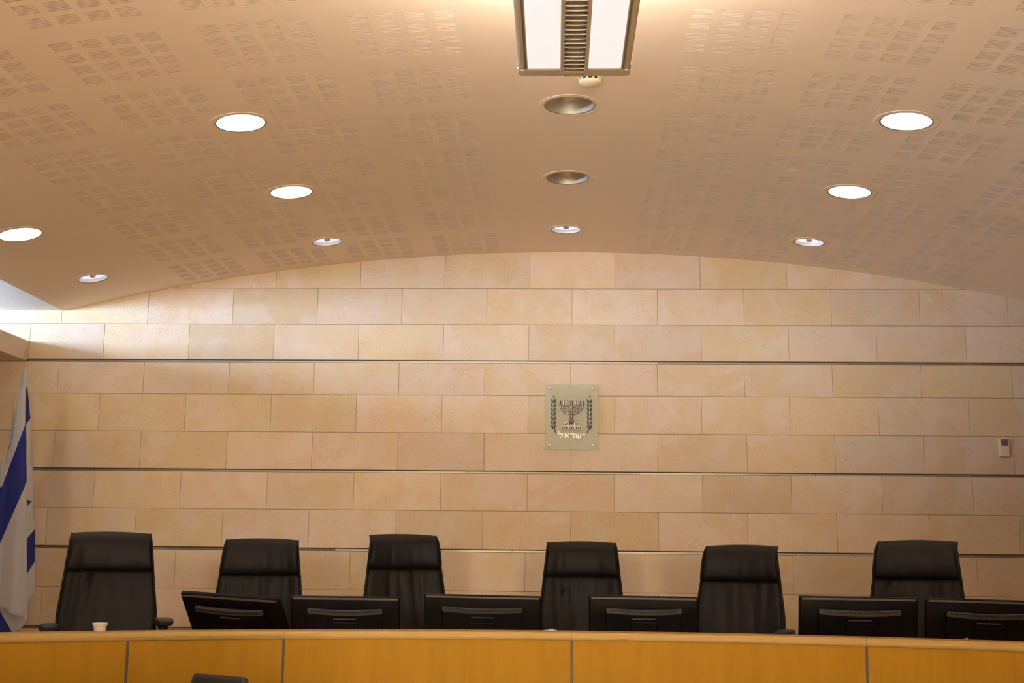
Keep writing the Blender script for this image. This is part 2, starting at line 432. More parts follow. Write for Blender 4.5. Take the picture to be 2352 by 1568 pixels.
# bulkhead shelf along the left wall with a clerestory window above it
XB = -3.737; ZB0, ZB1 = 1.322+EYE, 1.4645+EYE
mb = MB(); mb.box(((WL+XB)/2, (YF+YW)/2, (ZB0+ZB1)/2), (XB-WL, YW-YF-.002, ZB1-ZB0)); o = mb.build('trim_5', MT['beige'], bevel=.004)
struct(o, 'beige bulkhead beam running along the left wall under the side ceiling')
mb = MB()
mb.box((WL-.1, (YF+YW)/2, (ZB1-.02)/2), (.2, YW-YF, ZB1-.02))
mb.box((WL-.1, (YF+YW)/2, (ZS+4.1)/2), (.2, YW-YF, 4.1-ZS))
mb.box((WL-.1, YF+.6, (ZB1+ZS)/2), (.2, 1.2, ZS-ZB1+.06))
struct(mb.build('wall_left', MT['wallp']), 'dark panelled left side wall')
mb = MB(); mb.box((WL-.12, (YF+1.2+YW)/2, (ZB1+ZS)/2-.01), (.006, YW-YF-1.2, ZS-ZB1+.02)); w1 = mb.build('window_1', MT['pane'])
struct(w1, 'long clerestory window above the beam on the left')
mb = MB()
for k in range(8): mb.box((WL-.1, YF+1.25+k*(YW-YF-1.3)/7, (ZB1+ZS)/2-.01), (.06, .05, ZS-ZB1+.02))
mb.build('window_frame', MT['plaster'], w1)
mb = MB(); mb.box((WR+.1, (YF+YW)/2, 2.05), (.2, YW-YF, 4.1)); struct(mb.build('wall_right', MT['wallp']), 'dark panelled right side wall')
mb = MB(); mb.box(((WL+WR)/2, YF-.1, 2.05), (WR-WL+.4, .2, 4.1)); struct(mb.build('wall_front', MT['wallp']), 'panelled wall behind the viewer')
mb = MB(); mb.box(((WL+WR)/2, (YF+YW)/2, -.05), (WR-WL+.4, YW-YF+.4, .1)); struct(mb.build('floor', MT['carpet']), 'pale stone floor')

# ------------------------------------------------------------------ bench
BX, BY = .0587, 1.0154
ZL = EYE-.3502                           # top of the ledge
def arc_pt(R, a, z): return Vector((BX+R*sin(a), BY+R*cos(a), z))
def arc_block(R0, R1, a0, a1, z0, z1, round_=0, seg=None):
    """curved block between two radii; returns MB with a 'uvw' list of vertex values"""
    m = MB(); n = seg or max(4, int((a1-a0)/.02)); prof = []
    if round_:
        r = round_
        prof = [(R1, z0), (R1, z1), (R0+r, z1)]+[(R0+r-r*sin(t*pi/8), z1-r+r*cos(t*pi/8)) for t in range(1, 5)]+[(R0, z0+r*.5), (R0+r*.5, z0)]
    else: prof = [(R1, z0), (R1, z1), (R0, z1), (R0, z0)]
    rings = []; m.uv = []
    for i in range(n+1):
        a = a0+(a1-a0)*i/n; rings.append([m.bm.verts.new(arc_pt(R, a, z)) for R, z in prof])
        m.uv += [(a*5.03, z+(R-R0), a0*50) for R, z in prof]
    k = len(prof)
    for i in range(n):
        for j in range(k): m.bm.faces.new((rings[i][j], rings[i][(j+1) % k], rings[i+1][(j+1) % k], rings[i+1][j]))
    m.bm.faces.new(rings[0]); m.bm.faces.new(rings[-1][::-1])
    return m
def arc_build(m, name, mat, parent, **kw):
    uv = m.uv; o = m.build(name, mat, parent, **kw)
    a = o.data.attributes.new('uvw', 'FLOAT_VECTOR', 'POINT')
    for i, v in enumerate(uv): a.data[i].vector = v
    return o
bench = thing('council_bench', (BX, BY+5.03, 0), 'long curved beech wood bench in front of the row of black chairs', 'bench')
DAIS = .32
def bpart(m, name, mat, **kw):
    o = arc_build(m, name, mat, bench, **kw); o.matrix_parent_inverse = bench.matrix_world.inverted(); return o
bench_inv = Matrix.Translation(-Vector((BX, BY+5.03, 0)))
def bpart(m, name, mat, **kw):
    o = arc_build(m, name, mat, bench, **kw)
    o.data.transform(bench_inv); return o
JN = [-.529, -.263, .0025, .2688, .535]
JP = [-.529, -.399, -.263, .0025, .2688, .535]
NH = .0365
for a, b in zip(JN[:-1], JN[1:]):
    bpart(arc_block(5.018, 5.16, a+.0001, b-.0001, ZL-NH, ZL, .007), 'ledge', MT['solid'], smooth=True, angle=50)
for a, b in zip(JP[:-1], JP[1:]):
    bpart(arc_block(5.028, 5.05, a+.0012, b-.0012, 0.02, ZL-NH-.0004), 'front_panel', MT['veneer'])
for a in JP:
    bpart(arc_block(5.032, 5.05, a-.0011, a+.0011, 0.02, ZL-NH-.0004, seg=2), 'joint_strip', MT['reveal'])
bpart(arc_block(5.051, 5.075, -.529, .535, 0.02, ZL-NH-.001), 'back_panel', MT['veneer'])
bpart(arc_block(5.076, 5.50, -.529, .535, .92, .95), 'worktop', MT['top'])
for a in (-.528, -.13, .13, .534):
    bpart(arc_block(5.076, 5.45, a-.003, a+.003, DAIS+.001, .919, seg=2), 'support_panel', MT['veneer'])
mb = arc_block(5.076, 8.2, -.75, .75, .002, DAIS)
# dais platform is cut off at the stone wall
bmesh.ops.bisect_plane(mb.bm, geom=mb.bm.verts[:]+mb.bm.edges[:]+mb.bm.faces[:], plane_co=(0, YW-.004, 0), plane_no=(0, 1, 0), clear_outer=True)
bmesh.ops.holes_fill(mb.bm, edges=[e for e in mb.bm.edges if e.is_boundary])
for sx in (1, -1):
    bmesh.ops.bisect_plane(mb.bm, geom=mb.bm.verts[:]+mb.bm.edges[:]+mb.bm.faces[:], plane_co=(WR-.005 if sx > 0 else WL+.005, 0, 0), plane_no=(sx, 0, 0), clear_outer=True)
    bmesh.ops.holes_fill(mb.bm, edges=[e for e in mb.bm.edges if e.is_boundary])
struct(mb.build('floor_dais', MT['carpet']), 'raised platform behind the bench')

mb = arc_block(3.5, 5.02, -1.0, 1.0, .001, .012)  # unseen dark floor ring, added to cut light bounced onto the bench
struct(mb.build('floor_absorber', plain('bounce_absorber', (.045, .03, .02), .95, nscale=200, namp=.25)), 'dark floor ring added in front of the bench to cut bounced light')
# ------------------------------------------------------------------ chairs
def make_chair(px0, px1, py, yaw, label, seed, arms=(0, 0), W=.435, rim=0):
    """executive chair; local front is -y, origin on the platform"""
    rd = random.Random(seed)
    d = W*F/(px1-px0)*cos(yaw); P = ray((px0+px1)/2, py+2)*d
    top = P.z+EYE-DAIS                                    # height of the back's top edge over the platform
    ztop = top
    lean = radians(9)
    ysp = lambda z: (z-.62)*math.tan(lean)
    face = atan2(P.x, P.y)                                # towards the viewer
    rz = -face+yaw
    ytop = ysp(ztop)+.02
    loc = Vector((P.x, P.y, DAIS))-Matrix.Rotation(rz, 3, 'Z') @ Vector((0, ytop, 0))
    t = thing('office_chair', loc, label, 'chair', 'black leather high-back chairs behind the bench', rz)
    zs = ztop-.195; zb = .60
    def hw(z):
        k = (ztop-z)/(ztop-zb)
        return .204+.045*min(1, k/.62)-.004*max(0, k-.62)
    folds = [(rd.uniform(-.8, .8), rd.uniform(.03, .09), rd.uniform(.4, 1), rd.uniform(-.35, .35)) for _ in range(9)]
    def front(u, z, head):
        y = ysp(z)-.028*u*u
        if head:
            k = (z-zs)/(ztop-zs)
            y -= .022*sin(pi*min(1, k*1.05))**.7 if 0 < k < .95 else 0
            y += .05*max(0, (k-.72)/.28)**2
            for c, w, a, sk in folds[:5]:
                y += .007*a*math.exp(-((u-c-sk*.3*k)/w)**2)*(1-k)
            y += .012*math.exp(-((z-zs)/.010)**2)
        else:
            e = zs-z
            y -= .010*sin(pi*min(1, e/.5))
            for c, w, a, sk in folds:
                y += .015*a*math.exp(-((u-c-sk*e*2)/w)**2)*math.exp(-e/.20)
            y += .012*math.exp(-(e/.012)**2)
        return y
    thk = lambda z: .026+.075*min(1, max(0, (ztop-z)/(ztop-zb)))
    def pad(z0, z1, head, nz, name):
        m = MB(); nu = 34
        def zz(v, u):
            z = z0+(z1-z0)*v
            if head: z += .009*(1-u*u)*max(0, v-.6)/.4
            return z
        def fr(a, v):
            u = -1+2*a; z = zz(v, u); x = u*(hw(z)-.008)
            e = max(0, (abs(u)-.9)/.1); y = front(u, z, head)+.014*e*e
            return Vector((x, y, z))
        def bk(a, v):
            p = fr(a, v); return Vector((p.x*.985, max(p.y+.012, ysp(p.z)+thk(p.z)-.03*(2*a-1)**2), p.z-.004))
        A = m.grid(fr, nu, nz); B = m.grid(bk, nu, nz)
        for j in range(nz):
            for i in (0, nu): m.bm.faces.new((A[j][i], A[j+1][i], B[j+1][i], B[j][i]))
        for i in range(nu):
            for j in (0, nz): m.bm.faces.new((A[j][i], A[j][i+1], B[j][i+1], B[j][i]))
        return m.build(name, MT['leather'], t, smooth=True, angle=60)
    pad(zs, ztop, True, 18, 'headrest'); pad(zb, zs-.001, False, 30, 'backrest')
    for s in (-1, 1):
        pts = []; n = 26
        for k in range(n+1):
            z = zb+(ztop-.004-zb)*k/n; hd = z > zs
            pts.append((s*(hw(z)-.004), front(s, min(z, ztop), hd)+.012, z))
        m = MB(); m.tube(pts, .0065, 8); m.build('piping', MT['leather'], t, smooth=True, angle=180)
        # side gusset of the back
        m = MB()
        m.grid(lambda a, v: Vector((s*(hw(zb+(ztop-.012-zb)*v)-.002-.010*a), ysp(zb+(ztop-.012-zb)*v)-.024+(thk(zb+(ztop-.012-zb)*v)+.022)*a+.05*max(0, (v-.92)/.08)**2*.6, zb+(ztop-.012-zb)*v-.006*a)), 4, 24)
        o = m.build('side_panel', MT['leather'], t, smooth=True, angle=180)
        md = o.modifiers.new('solid', 'SOLIDIFY'); md.thickness = .004; md.offset = 0
    m = MB(); m.grid(lambda a, v: Vector(((2*a-1)*hw(zb+(ztop-.03-zb)*v)*.97, ysp(zb+(ztop-.03-zb)*v)+thk(zb+(ztop-.03-zb)*v)+.004-.03*(2*a-1)**2, zb+(ztop-.03-zb)*v)), 12, 16)
    o = m.build('back_shell', MT['polyb'], t, smooth=True, angle=180)
    md = o.modifiers.new('solid', 'SOLIDIFY'); md.thickness = .012; md.offset = 1
    # seat
    m = MB()
    def sf(a, v):
        u = 2*a-1; y = .02-.50*v; z = .56+.012*u*u-.05*max(0, (v-.75)/.25)**2
        return Vector((u*(.25-.02*v), y, z))
    A = m.grid(sf, 16, 14); B = m.grid(lambda a, v: sf(a, v)*1.0+Vector((0, 0, -.085+.03*max(0, (v-.75)/.25))), 16, 14)
    for j in range(14):
        for i in (0, 16): m.bm.faces.new((A[j][i], A[j+1][i], B[j+1][i], B[j][i]))
    for i in range(16):
        for j in (0, 14): m.bm.faces.new((A[j][i], A[j][i+1], B[j][i+1], B[j][i]))
    m.build('seat', MT['leather'], t, smooth=True, angle=50, bevel=.012)
    m = MB(); m.box((0, -.2, .50), (.2, .26, .035)).box((0, .03, .545), (.09, .12, .03)).box((0, .075, .62), (.09, .03, .16)); m.build('seat_mechanism', MT['polyb'], t, bevel=.006)
    # armrests: post with a T pad
    for s, dz in ((-1, arms[0]), (1, arms[1])):
        za = .845+dz; x = s*.277
        m = MB()
        m.tube([(s*.2, -.13, .535), (s*.27, -.13, .545), (x, -.13, .60), (x, -.135, za-.06), (x, -.135, za-.028)], [.017, .018, .019, .021, .034], 12)
        arm = m.build('armrest', MT['polyb'], t, smooth=True, angle=50)
        m = MB(); n = 20; rings = []
        for (zz, sc) in ((za-.034, .80), (za-.026, .97), (za-.010, 1.0), (za-.002, .93), (za, .75)):
            ring = []
            for k in range(n):
                a = 2*pi*k/n; ca, sa = cos(a), sin(a)
                ring.append(m.bm.verts.new((x+sc*.047*math.copysign(abs(ca)**.55, ca), -.15+sc*.135*math.copysign(abs(sa)**.55, sa), zz)))
            rings.append(ring)
        for i in range(4):
            for k in range(n): m.bm.faces.new((rings[i][k], rings[i][(k+1) % n], rings[i+1][(k+1) % n], rings[i+1][k]))
        m.bm.faces.new(rings[0][::-1]); m.bm.faces.new(rings[-1])
        m.build('arm_pad', MT['polyb'], arm, smooth=True, angle=50)
    m = MB(); m.tube([(0, -.2, .10), (0, -.2, .33)], .028, 16).tube([(0, -.2, .32), (0, -.2, .49)], .016, 14); m.build('gas_column', MT['polyb'], t, smooth=True)
    for k in range(5):
        a = 2*pi*k/5+.3; dx, dy = cos(a), sin(a)
        m = MB(); m.tube([(dx*.015, -.2+dy*.015, .12), (dx*.17, -.2+dy*.17, .10), (dx*.31, -.2+dy*.31, .085)], [.026, .021, .015], 10)
        leg = m.build('base_leg', MT['polyb'], t, smooth=True)
        m = MB(); c = Vector((dx*.305, -.2+dy*.305, .03)); ax = Vector((-dy, dx, 0))
        m.tube([c-ax*.028, c-ax*.008], .029, 16).tube([c+ax*.008, c+ax*.028], .029, 16).tube([c-ax*.01, c+ax*.01], .010, 10).tube([c+Vector((0, 0, .0)), c+Vector((0, 0, .06))], .008, 8)
        m.build('caster', MT['polyb'], leg, smooth=True)
    return t
make_chair(163, 350, 1222, radians(1), 'leftmost black leather chair, beside the flag, with both armrests showing', 1, (-.025, .0))
make_chair(516, 690, 1237, radians(-5), 'black leather chair behind the tilted monitor, second from the left', 2)
make_chair(845, 1008, 1227, radians(11), 'black leather chair turned slightly right, third from the left', 3)
make_chair(1252, 1420, 1244, radians(1), 'black leather chair below the wall emblem, fourth from the left', 4, (-.03, 0))
make_chair(1617, 1789, 1252, radians(-11), 'black leather chair with monitors on both sides and armrests showing, fifth from the left', 5, (-.04, -.045))
make_chair(2013, 2199, 1241, radians(-9), 'rightmost black leather chair, behind the two end monitors', 6)

# ------------------------------------------------------------------ monitors seen from behind
def make_monitor(px, py, Y, w, h, yaw, pitch, roll, label, vent='bar'):
    """px, py: photo position of the middle of the top edge; local back faces -y, origin on the worktop"""
    P = at(px, py, Y)
    R = Matrix.Rotation(yaw, 3, 'Z') @ Matrix.Rotation(pitch, 3, 'X') @ Matrix.Rotation(roll, 3, 'Y')
    base = Vector((P.x, P.y, .951))
    t = thing('monitor', base, label, 'monitor', 'black monitors along the bench seen from behind')
    top = P-base; Mx = Matrix.Translation(top) @ R.to_4x4() @ Matrix.Translation((0, 0, -h/2))   # local: centre of panel
    def put(m): bmesh.ops.transform(m.bm, matrix=Mx, verts=m.bm.verts); return m
    # housing: front bezel slab plus chamfered rear frame
    m = MB()
    def ring(x, z, y): return [m.bm.verts.new(v) for v in ((-x, y, -z), (x, y, -z), (x, y, z), (-x, y, z))]
    W2, H2 = w/2, h/2
    rs = [ring(W2, H2, .022), ring(W2, H2, .004), ring(W2-.002, H2-.002, 0), ring(W2-.007, H2-.012, -.009), ring(W2-.010, H2-.0145, -.0095), ring(W2-.06, H2-.045, -.0102)]
    for a, b in zip(rs[:-1], rs[1:]):
        for k in range(4): m.bm.faces.new((a[k], a[(k+1) % 4], b[(k+1) % 4], b[k]))
    m.bm.faces.new(rs[0]); m.bm.faces.new(rs[-1][::-1])
    put(m); house = m.build('housing', MT['plastic'], t, bevel=.0025)
    m = MB(); put(m.box((0, .0222, .004), (w-.03, .001, h-.04))); m.build('screen', MT['screen'], t)
    # chamfer along the rear top, its lighter plastic standing for caught light
    m = MB()
    put(m.prism([(-W2+.010, H2-.0125), (W2-.010, H2-.0125), (W2-.006, H2-.004), (-W2+.006, H2-.004)], .0035, Matrix.Translation((0, -.0085, 0)) @ Matrix.Rotation(radians(-30), 4, 'X') @ Matrix.Translation((0, 0, -.0))))
    m.bm.verts.ensure_lookup_table(); m.bm.free()
    m = MB(); put(m.box((0, -.0075, H2-.0085), (w-.024, .004, .0095), Matrix.Rotation(radians(-32), 3, 'X'))); m.build('top_edge', MT['plastic2'], t, bevel=.001)
    # rear bulge
    m = MB(); n = 24; bw = .37*w/.545
    def bl(z0, z1, y0, y1):
        return
    lower = [(-bw/2, -H2+.06), (bw/2, -H2+.06), (bw/2, H2-.075)]+[(bw/2-bw*k/n, H2-.075-.010*sin(pi*k/n)) for k in range(1, n)]+[(-bw/2, H2-.075)]
    put(m.prism(lower, .016, Matrix.Translation((0, -.034, 0)))); m.build('rear_cover', MT['plastic'], t, bevel=.003)
    # curved ventilation bar with slots
    m = MB(); zc = H2-.0635
    top_ = [(bw/2, zc+.009), (-bw/2, zc+.009)]
    low_ = [(-bw/2+bw*k/n, zc-.0115-.010*sin(pi*k/n)) for k in range(n+1)]
    put(m.prism(low_+[(bw/2-bw*k/n, zc+.012-.008*sin(pi*k/n)) for k in range(n+1)], .020, Matrix.Translation((0, -.040 if vent == 'bar' else -.036, 0))))
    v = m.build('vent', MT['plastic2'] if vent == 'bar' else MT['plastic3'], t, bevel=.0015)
    m = MB(); ns = 66
    for k in range(ns):
        x = -bw/2+.014+(bw-.028)*k/(ns-1); a = pi*(x+bw/2)/bw
        put_z = zc+.0044-.0085*sin(a)
        m.box((x, -.0405 if vent == 'bar' else -.0365, put_z), (.0024, .002, .0125))
    put(m); s_ = m.build('vent_slots', MT['groove2'], v)
    # mounting cover lip
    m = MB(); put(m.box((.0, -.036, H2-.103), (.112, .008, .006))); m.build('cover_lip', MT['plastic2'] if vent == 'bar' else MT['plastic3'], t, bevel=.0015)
    m = MB(); put(m.box((0, -.042, -.03), (.13, .016, .17))); m.build('mount_cover', MT['plastic'], t, bevel=.004)
    # stand: neck and foot on the worktop
    c = Mx @ Vector((0, -.046, -.04))
    fy = .03
    m = MB(); foot = Vector((0, fy-.10, 0)); nz = c.z
    m.tube([c, (c.x*.5, c.y-.03, max(.03, c.z*.6)), (0, c.y-.03, .02)], [.022, .024, .026], 12); m.build('stand_neck', MT['plastic'], t, smooth=True)
    m = MB(); m.lathe([(.09, 0), (.095, .004), (.09, .012), (.03, .02)], 28, (0, c.y-.03, 0), True, True); m.build('stand_foot', MT['plastic'], t, smooth=True)
    return t
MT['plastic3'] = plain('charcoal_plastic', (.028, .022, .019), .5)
MT['groove2'] = plain('black_slot', (.004, .003, .003), .8)
make_monitor(525, 1369, 6.22, .56, .40, radians(-20), radians(35), radians(2.5), 'tilted black monitor seen from behind, leftmost on the bench')
make_monitor(794, 1370.5, 6.37, .545, .34, radians(3), radians(12), radians(.2), 'black monitor between the tilted monitor and the third chair')
make_monitor(1109, 1367.5, 6.46, .594, .36, radians(-1.5), radians(10), radians(.6), 'wide black monitor with dim recessed vent, between third and fourth chairs', 'dim')
make_monitor(1478.5, 1370, 6.40, .545, .34, radians(-1), radians(11), radians(.3), 'black monitor in front of and right of the chair below the emblem')
make_monitor(1972, 1371.5, 6.22, .562, .345, radians(-2), radians(12), radians(.3), 'second black monitor from the right end, right of the fifth chair')
make_monitor(2268, 1378, 6.12, .565, .345, radians(-4), radians(11), radians(1), 'rightmost black monitor, cut by the picture edge')

# display on the clerk's desk before the bench
P = at(505, 1549, 5.2)
desk = thing('clerk_desk', (P.x-.1, 4.95, 0), 'low wooden desk standing in front of the curved bench, mostly below view', 'desk')
m = MB(); m.box((0, 0, .735), (1.2, .6, .03)); m.build('desk_top', MT['top'], desk, bevel=.004)
for sx in (-1, 1):
    m = MB(); m.box((sx*.57, 0, .36), (.03, .56, .72)); m.build('side_panel', MT['top'], desk, bevel=.003)
m = MB(); m.box((0, .2, .45), (1.1, .02, .5)); m.build('modesty_panel', MT['top'], desk)
disp = thing('small_monitor', (P.x, P.y-.02, .7505), 'top of a small black screen with rounded corner before the bench', 'monitor')
Mx = Matrix.Translation(P-disp.location) @ (Matrix.Rotation(radians(-28), 3, 'Z') @ Matrix.Rotation(radians(-24), 3, 'X') @ Matrix.Rotation(radians(.8), 3, 'Y')).to_4x4() @ Matrix.Translation((0, 0, -.12))
def rrect(w, h, r, n=6):
    p = []
    for cx, cz, a0 in ((w/2-r, h/2-r, 0), (-w/2+r, h/2-r, 90), (-w/2+r, -h/2+r, 180), (w/2-r, -h/2+r, 270)):
        p += [(cx+r*cos(radians(a0+90*k/n)), cz+r*sin(radians(a0+90*k/n))) for k in range(n+1)]
    return p
m = MB(); m.prism(rrect(.285, .24, .014), .022, Mx); m.build('housing', MT['plastic3'], disp, bevel=.003)
m = MB(); m.prism(rrect(.255, .205, .003), .002, Mx @ Matrix.Translation((0, -.0012, 0))); m.build('screen', MT['screen'], disp)
c = Mx @ Vector((0, .02, -.06)); m = MB(); m.tube([c, (c.x, c.y+.03, .06), (0, .12, .012)], .014, 10); m.build('stand_neck', MT['plastic'], disp, smooth=True)
m = MB(); m.lathe([(.08, 0), (.08, .008), (.03, .013)], 24, (0, .11, 0), True, True); m.build('stand_foot', MT['plastic'], disp, smooth=True)

# ------------------------------------------------------------------ small things on the ledge
def ledge_pt(px, py):
    d = ray(px, py); k = (ZL-EYE)/d.z; return Vector((d.x*k, d.y*k, ZL))
def on_ledge(px, R=5.075):
    d = ray(px, 1450); a = atan2(d.x*5.9-BX, d.y*5.9-BY)
    for _ in range(20):
        p = arc_pt(R, a, ZL); q = p.x/p.y; a += (d.x/d.y-q)*.9
    return arc_pt(R, a, ZL+.0003)
t = thing('plastic_cup', on_ledge(229, 5.125), 'small pale disposable cup on the ledge in front of the leftmost chair', 'cup')
m = MB(); m.lathe([(.0245, 0), (.0252, .002), (.0290, .023), (.0318, .024), (.0338, .0345), (.0343, .0355), (.0335, .0360), (.0308, .0258), (.028, .0225), (.0235, .0035)], 32, capb=True, capt=True)
m.build('cup_body', MT['cup'], t, smooth=True, angle=35)
t = thing('clear_plastic_clip', on_ledge(1266, 5.08), 'tiny clear plastic piece lying on the ledge below the emblem', 'clip')
m = MB(); m.box((0, 0, .0035), (.052, .02, .005)).box((.002, 0, .0085), (.026, .014, .0045)).box((-.024, -.004, .003), (.02, .012, .004)); m.build('clip_body', MT['clear'], t, bevel=.001)
t = thing('round_knob', on_ledge(2219, 5.09), 'tiny brown rounded knob on the ledge before the rightmost monitor', 'knob')
m = MB(); m.lathe([(.012, 0), (.0125, .003), (.010, .0065), (.006, .009), (.001, .010)], 20, capb=True, capt=True); m.build('knob_cap', MT['wood_knob'], t, smooth=True)

# ------------------------------------------------------------------ downlights
names = {(1, 0): 'large lit downlight in the front row, left of the pendant lamp', (3, 0): 'large lit downlight in the front row, far right of the pendant lamp',
 (2, 0): 'unlit downlight with grey bowl nearest the smoke detector', (2, 1): 'unlit downlight with grey bowl, second behind the smoke detector',
 (0, 1): 'large lit downlight at the left picture edge', (1, 1): 'large lit downlight in the middle row, left of the unlit bowl', (3, 1): 'large lit downlight in the middle row, right of the unlit bowl',
 (0, 2): 'small bluish lit downlight above the flag corner, leftmost of the back row', (1, 2): 'small bluish lit downlight, second from the left in the back row',
 (2, 2): 'small bluish lit downlight above the emblem, nearest the top of the stone wall', (3, 2): 'small warm white downlight, rightmost of the back row'}
def spot(loc, power, col, ang, blend, rad, rot=(0, 0, 0)):
    l = bpy.data.lights.new('lamp_light', 'SPOT'); l.energy = power; l.color = col; l.spot_size = radians(ang); l.spot_blend = blend; l.shadow_soft_size = rad
    o = bpy.data.objects.new('lamp_light', l); COL.objects.link(o); o.location = loc; o.rotation_euler = rot; return o
WARM = (1.0, .90, .74)
for (i, j), kind in LAMPS.items():
    x, y = LX[i], LY[j]; sl = math.asin((x-XC)/RV); r = BIG if j < 2 else SML
    t = thing('downlight', (x, y, vz(x)), names[(i, j)], 'light', 'round recessed ceiling downlights', rot=(0, sl, 0))
    m = MB(); m.lathe([(r-.004, .010), (r-.004, -.0025), (r+.002, -.0035), (r+.020, -.0025), (r+.022, .0008)], 56); m.build('trim_ring', MT['ring'], t, smooth=True, angle=50)
    m = MB(); m.lathe([(r-.0045, .02), (r-.0045, -.0015), (r-.007, -.0025), (r-.0125, .001), (r-.0125, .02)], 56); m.build('rim', MT['rim'], t, smooth=True, angle=50)
    ri = r-.0126
    if kind == 'lit':
        m = MB(); m.lathe([(ri, .0), (ri*.97, .03), (ri*.90, .075)], 56); m.build('reflector', MT['canwhite'], t, smooth=True)
        m = MB(); m.lathe([(ri*.90, .075), (.0005, .075)], 56); m.build('lamp_disc', MT['lampwhite'], t)
        spot((x, y, vz(x)-.012), 6 if i == 0 else 12 if i == 1 else 5, WARM, 150, .9, .09)
    elif kind in ('cool', 'warm'):
        m = MB(); m.lathe([(ri, 0), (ri*.96, .022)], 48); m.build('reflector', MT['canwhite'], t, smooth=True)
        m = MB(); m.lathe([(ri*.96, .022), (ri*.5, .027), (.012, .030)], 48); m.build('mirror_glow_disc', MT['lens_'+kind], t, smooth=True)
        m = MB(); m.lathe([(.020, .031), (.020, .014), (.014, .008), (.0005, .006)], 16); m.build('bulb', MT['bulb'], t, smooth=True)
        spot((x, y, vz(x)-.012), 7, (1, .92, .84), 140, 1, .07)
    else:
        m = MB(); m.lathe([(ri, 0), (ri*.985, .02), (ri*.93, .06), (ri*.80, .11), (ri*.55, .15), (ri*.25, .165), (.0005, .168)], 56); m.build('reflector', MT['nickel'], t, smooth=True, angle=180)

# smoke detector
x, y = .1405, 5.345
t = thing('smoke_detector', (x, y, vz(x)), 'round cream smoke detector on the ceiling by the pendant lamp end', 'detector')
m = MB(); m.lathe([(.058, .003), (.058, -.010), (.055, -.013), (.046, -.014)], 40); m.build('base_ring', MT['ivory'], t, smooth=True, angle=40)
m = MB(); m.lathe([(.040, -.012), (.040, -.030)], 40); m.build('sensor_chamber', MT['darkgap'], t, smooth=True)
m = MB()
for k in range(10):
    a = 2*pi*k/10; m.box((.045*cos(a), .045*sin(a), -.021), (.008, .007, .016), Matrix.Rotation(a, 3, 'Z'))
m.build('cage_ribs', MT['ivory'], t)
m = MB(); m.lathe([(.048, -.027), (.049, -.031), (.045, -.037), (.030, -.043), (.012, -.046), (.0005, -.0465)], 40); m.build('cap', MT['ivory'], t, smooth=True, angle=60)

# ------------------------------------------------------------------ pendant luminaire
PX, PY, PZ = .054, 4.15, EYE+1.640; PL = 4.9
t = thing('pendant_luminaire', (PX, PY, PZ), 'long pendant lamp with two lit white panels and a louvred middle strip', 'lamp')
for s in (-1, 1):
    m = MB(); m.tube([(s*.179, .0, .014), (s*.179, -PL, .014)], .0125, 20); m.build('side_tube', MT['taupe'], t, smooth=True, angle=60)
    m = MB(); m.box((s*.1635, -PL/2-.03, .014), (.006, PL-.06, .016)); m.build('side_gap', MT['darkgap'], t)
    m = MB(); m.box((s*.1605, -PL/2-.03, .006), (.003, PL-.06, .012)); m.build('panel_edge', MT['taupe'], t)
    m = MB()
    m.grid(lambda a, v: Vector((s*(.0475+.1115*a), -.055-(PL-.11)*v, .006+.0*sin(pi*a))), 10, 2)
    m.build('diffuser_panel', MT['diffuser'], t, smooth=True, angle=180)
    m = MB(); m.box((s*.0415, -PL/2-.02, .002), (.011, PL-.04, .016)); m.build('center_rail', MT['taupe'], t, bevel=.002)
    m = MB(); m.tube([(s*.10, -.12, .05), (s*.10, -PL+.12, .05)], .008, 10); m.build('lamp_tube', MT['tube'], t, smooth=True)
m = MB(); m.prism(rrect(.384, .058, .018, 5), .022, Matrix.Translation((0, -.028, .0)) @ Matrix.Rotation(radians(90), 4, 'X')); m.build('end_cap', MT['taupe'], t, bevel=.002)
for s in (-1, 1):
    m = MB(); m.tube([(s*.179+.0145*cos(a), -.058, .014+.0145*sin(a)) for a in [2*pi*k/20 for k in range(21)]], .0022, 6); m.build('chrome_clip', MT['chrome'], t, smooth=True)
m = MB()
for k in range(int((PL-.1)/.0355)):
    yy = -.008-.0355*k
    m.grid(lambda a, v: Vector((-.034+.068*a, yy-.012*v*(1-.45*sin(pi*a)), .004-.012*v+.003*sin(pi*a)*(1-v))), 8, 3)
o = m.build('louver_blades', MT['louver'] if 'louver' in MT else plain('louver_satin', (.76, .64, .49), .35), t, smooth=True, angle=180); o['kind'] = 'stuff'
md = o.modifiers.new('solid', 'SOLIDIFY'); md.thickness = .002
m = MB(); m.box((0, -PL/2-.01, .012), (.070, PL-.02, .004)); m.build('louver_top', plain('louver_dark', (.07, .065, .07), .4), t)
for s in (-1, 1):
    m = MB(); m.box((s*.0352, -PL/2, .001), (.0016, PL-.004, .020)); m.build('louver_side', MT['steel'], t)
m = MB(); m.box((0, -.046, -.0105), (.076, .056, .003)); m.build('louver_cover', MT['trough'], t, bevel=.001)
for yy in (-.5, -2.4, -4.4):
    m = MB(); m.box((0, yy, .034), (.33, .03, .006)).tube([(0, yy, .036), (0, yy, vz(PX)-PZ)], .003, 8); m.build('suspension_rod', MT['chrome'], t)

